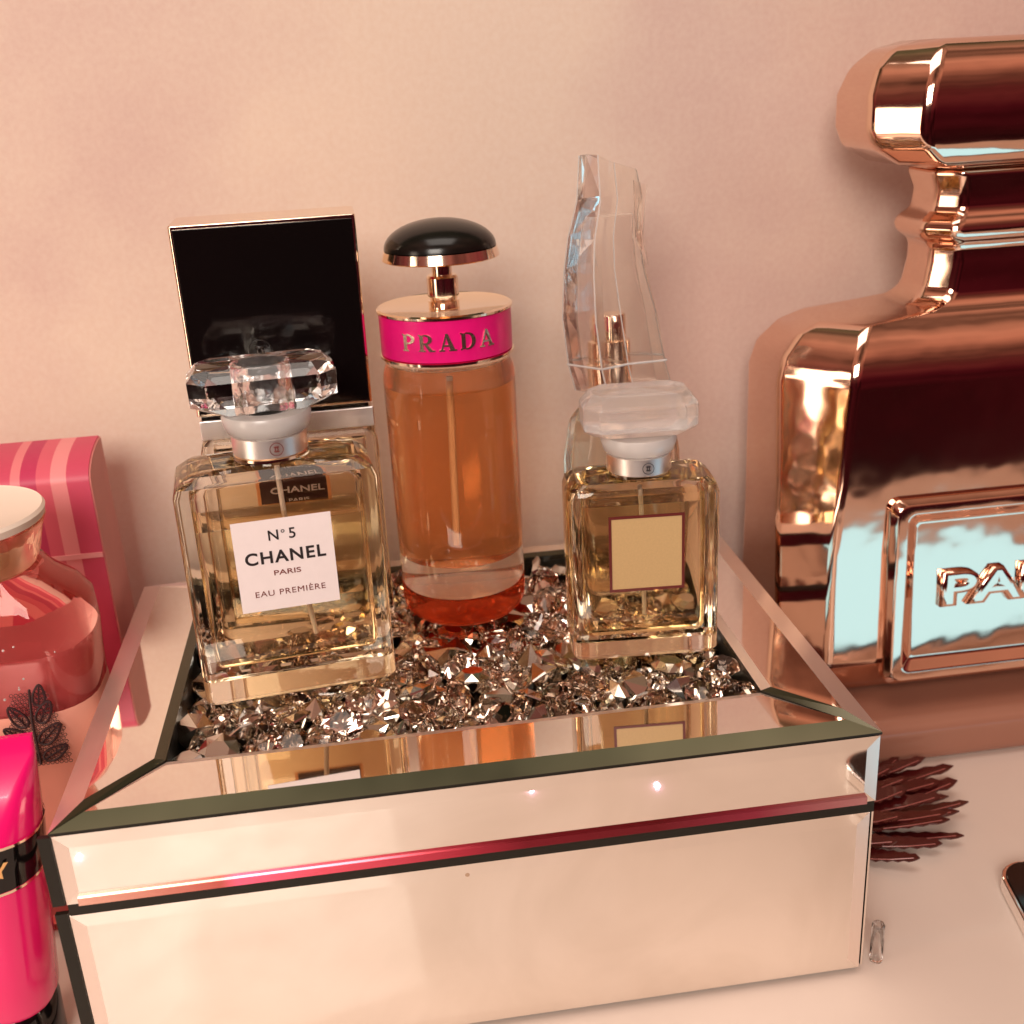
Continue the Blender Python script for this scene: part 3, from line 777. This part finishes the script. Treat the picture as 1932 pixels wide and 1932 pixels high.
lathe('cap', [(27, 157.7), (28.2, 158.1), (28.8, 160.6), (28, 161.8), (27, 161.2), (8, 160.8)], pbr('cream_plastic', (.88, .74, .62), .4), lb, n=72)
# lace: leaf outlines, veins and a net of small rings on the front of the bottle
bm = bmesh.new()
def leaf(cx, cz, ang, ln, wd_):
    a = R(ang); o1 = []
    for i in range(19):
        t = i/18*2*PI
        lx = math.cos(t)*ln/2; lz = math.sin(t)*wd_/2*(1-.35*math.cos(t))
        o1.append((cx+lx*math.cos(a)-lz*math.sin(a), 0, cz+lx*math.sin(a)+lz*math.cos(a)))
    tube_bm(bm, o1[:-1], .42, 5, True)
    tube_bm(bm, [(cx-ln/2*math.cos(a), 0, cz-ln/2*math.sin(a)), (cx+ln/2*math.cos(a), 0, cz+ln/2*math.sin(a))], .32, 5)
    for q in (-.25, 0, .22):
        for s_ in (-1, 1):
            bx_ = cx+q*ln*math.cos(a); bz = cz+q*ln*math.sin(a)
            b2_ = a+s_*.8
            tube_bm(bm, [(bx_, 0, bz), (bx_+math.cos(b2_)*wd_*.38, 0, bz+math.sin(b2_)*wd_*.38)], .18, 4)
for a in ((-4, 7, 118, 9, 4.2), (4.6, 8, 62, 9, 4.2), (-5.5, 0, 140, 9, 4.4), (5, -.5, 45, 10, 4.6), (-5, -8.5, 168, 9, 4.2), (5.5, -8, 30, 9, 4.2), (4, 14.5, 80, 8, 3.6)):
    leaf(*a)
tube_bm(bm, [(1.5, 0, 17), (.2, 0, 5), (0, 0, -12)], .45, 5)
for j in range(22):
    for i in range(14):
        x_ = -8+i*1.45+(.72 if j % 2 else 0); z_ = -12+j*1.3
        if abs(x_-1) > 8.6 - .1*max(0, z_)*2: continue
        tube_bm(bm, [(x_+.62*math.cos(2*PI*k/6), .1, z_+.62*math.sin(2*PI*k/6)) for k in range(6)], .13, 3, True)
for v in bm.verts: v.co.x *= 1.05
finish('lace_print', bm, pbr('lace_black', (.03, .006, .008), .6), lb, loc=(17.5, -23.0, 88))
text('lettering', 'ur', 11, 'ink', lb, (1.5, -22.6, 85), .12, .1)
bm = bmesh.new()
for i in range(26):
    a = random.uniform(-30, 30); z_ = random.uniform(97, 128)
    r_ = random.uniform(.25, .55)
    bmesh.ops.create_icosphere(bm, subdivisions=1, radius=r_, matrix=Matrix.Translation((a, -22.3, z_)))
finish('bubbles', bm, 'frost2', lb)

tb = thing('cosmetic_tube', 'magenta squeeze tube with black band and gold letter at the left edge', 'tube', (-30, 22, 0), 2)
ts = []
for z, a, b, r_ in ((19.5, 13.0, 12.4, 11), (22, 14.4, 14, 13), (46, 16.7, 15.5, 14), (70, 19.3, 15.6, 14), (85, 21.3, 13.6, 12), (99, 22.9, 8.0, 7), (108.5, 24.0, 1.5, 1.4), (114.5, 24.3, .9, .8)):
    ts.append(rrect(a, b, r_, z, n=6))
tbd = loft('tube_body', ts, pbr('hot_pink_plastic', (.86, .008, .16), .22, coat=.5), tb, smooth=50)
def dims(z, k): 
    f = (z-70)/15
    return 19.3+2*f+k, 15.6-2*f+k, 14-2*f
for z0_, z1_, k, mt, nm in ((70.6, 84.4, .3, 'black_gloss', 'band'), (69.7, 70.55, .45, 'gold', 'band_line'), (84.45, 85.3, .45, 'gold', 'band_line')):
    loft(nm, [rrect(*dims(z0_, k), z0_, n=6), rrect(*dims(z1_, k), z1_, n=6)], mt, tbd, cap=False, smooth=50)
text('band_lettering', 'Y', 9.0, 'gold_deep', tbd, (11.0, -14.6, 77.5), .15, .05, rot=(PI/2+.12, 0, .30))
loft('cap', [rrect(11.5, 11.5, 10.5, .2), rrect(13.2, 13.2, 12, 1.2), rrect(13.6, 13.6, 12.5, 17), rrect(12.6, 12, 11, 19.3)], 'black_gloss', tb, smooth=40)

# ------------------------------------------------------------------ right: red ornament, vial, tablet
def red_mat():
    m, t, p = newmat('dark_red_acetate')
    p.inputs['Base Color'].default_value = (.075, .006, .006, 1); p.inputs['Roughness'].default_value = .25
    p.inputs['Transmission Weight'].default_value = .25; p.inputs['Coat Weight'].default_value = .5
    return m
M['red'] = red_mat()
M['red_edge'] = pbr('lighter_red_edge', (.40, .12, .10), .3)  # edge strips in a lighter red than the blades
rf = thing('spiky_ornament', 'dark red ornament of jagged overlapping blades on the table behind the box corner', 'ornament', (285, 76, 0), 0)
random.seed(5)
def blade(x, y, z, ln, wd_, ang, tilt):
    bm = bmesh.new(); n = 11
    up_, lo_ = [], []
    for i in range(n+1):
        t = i/n
        ww = wd_*(1-.45*t*t)*.5
        up_.append((ln*t, ww*(1 if i % 2 else .70))); lo_.append((ln*t, -ww*(.70 if i % 2 else 1)))
    outl = up_ + [(ln*1.08, 0)] + list(reversed(lo_))
    loft_bm(bm, [[(a, b, 0) for a, b in outl], [(a, b, .6) for a, b in outl]])
    o = finish('blade', bm, 'red', rf, loc=(x, y, z), rot=(tilt, R(random.uniform(-10, -2)), R(ang)))
    bm = bmesh.new(); tube_bm(bm, [(ln*.25, -wd_*.36, .65), (ln*.6, -wd_*.3, .7), (ln*.98, -wd_*.08, .65)], .18, 5)
    finish('blade_edge', bm, 'red_edge', o)
for k, (x, y, z, ln, ang) in enumerate(((0, 18, 3.5, 44, 4), (-2, 13, 5, 36, -2), (0, 8, 3, 34, -6), (-4, 3, 5, 32, -9), (-4, -2, 3, 36, -10), (-6, -8, 4.5, 31, -14),
                                        (-8, -14, 3, 27, -20), (-14, -20, 2.5, 22, -30), (2, 22, 2, 26, 20), (-8, 16, 7, 26, 8), (-8, 5, 8, 24, -4), (-12, -6, 8, 20, -12), (-16, -14, 6, 18, -26), (4, 10, 1.6, 37, 1), (2, 0, 1.6, 36, -7), (-2, -11, 1.6, 31, -17), (-10, 10, 7, 30, 2), (-6, 20, 5, 40, 7), (-4, -5, 6, 30, -11))):
    blade(x, y, z, ln, random.uniform(7, 10.5), ang, random.uniform(-.2, .2))
lathe('centre', [(6, .5), (9, 3), (8, 9), (3, 12)], 'red', rf, n=10, smooth=20, loc=(-12, 0, 0))

vl = thing('glass_vial', 'tiny clear tube standing at the front right foot of the mirrored box', 'vial', (256.2, 4.5, 0), 0)
bm = bmesh.new()
loft_bm(bm, [circ(2.2, .2, 24), circ(2.2, 15, 24), circ(1.9, 15.5, 24), circ(1.5, 15.5, 24), circ(1.5, 1.2, 24)])
finish('tube', bm, 'crystal_clear', vl, smooth=40)

tp = thing('tablet', 'black tablet with silver rounded edge lying at the right edge of the table', 'tablet', (317, 38, 0), -11)
def tabl(n_, dx, z0_, z1_, r_, mat, parent=None):
    return loft(n_, [rrect(117-dx, 78-dx, r_, z0_, cx=117, cy=-78), rrect(117-dx, 78-dx, r_, z1_, cx=117, cy=-78)], mat, parent, smooth=40, bevel=.5)
tabl('case', 0, .3, 6.2, 11, 'silver', tp)
tabl('bezel', 1.3, 6.25, 6.9, 10, 'black_gloss', tp)
scr = loft('added_screen', [rrect(107, 73, 1, 6.92, cx=122, cy=-78), rrect(107, 73, 1, 7.05, cx=122, cy=-78)],  # unseen glowing screen, added for the cyan reflection in the copper ornament
           pbr('added_screen_glow', (.02, .02, .02), .2, emit=(.38, .80, 1.0), es=2.05), tp)

# tiny pink fairy lights lying on the table before the box, seen mirrored in its front
for k, (x, y, wh) in enumerate(((-32.7, -119, "at the left end"), (155.3, -126.7, "in the middle"), (208.9, -118.5, "right of the middle"))):
    bm = bmesh.new(); bmesh.ops.create_icosphere(bm, subdivisions=2, radius=.8, matrix=Matrix.Translation((0, 0, 1.0)))
    o = finish('fairy_light', bm, bpy.data.materials.get('fairy_glow') or pbr('fairy_glow', (.8, .5, .7), .4, emit=(1, .62, .95), es=40), loc=(x, y, 0), smooth=180)
    tag(o, 'tiny glowing pink fairy light mirrored %s of the box front' % wh, 'fairy light')
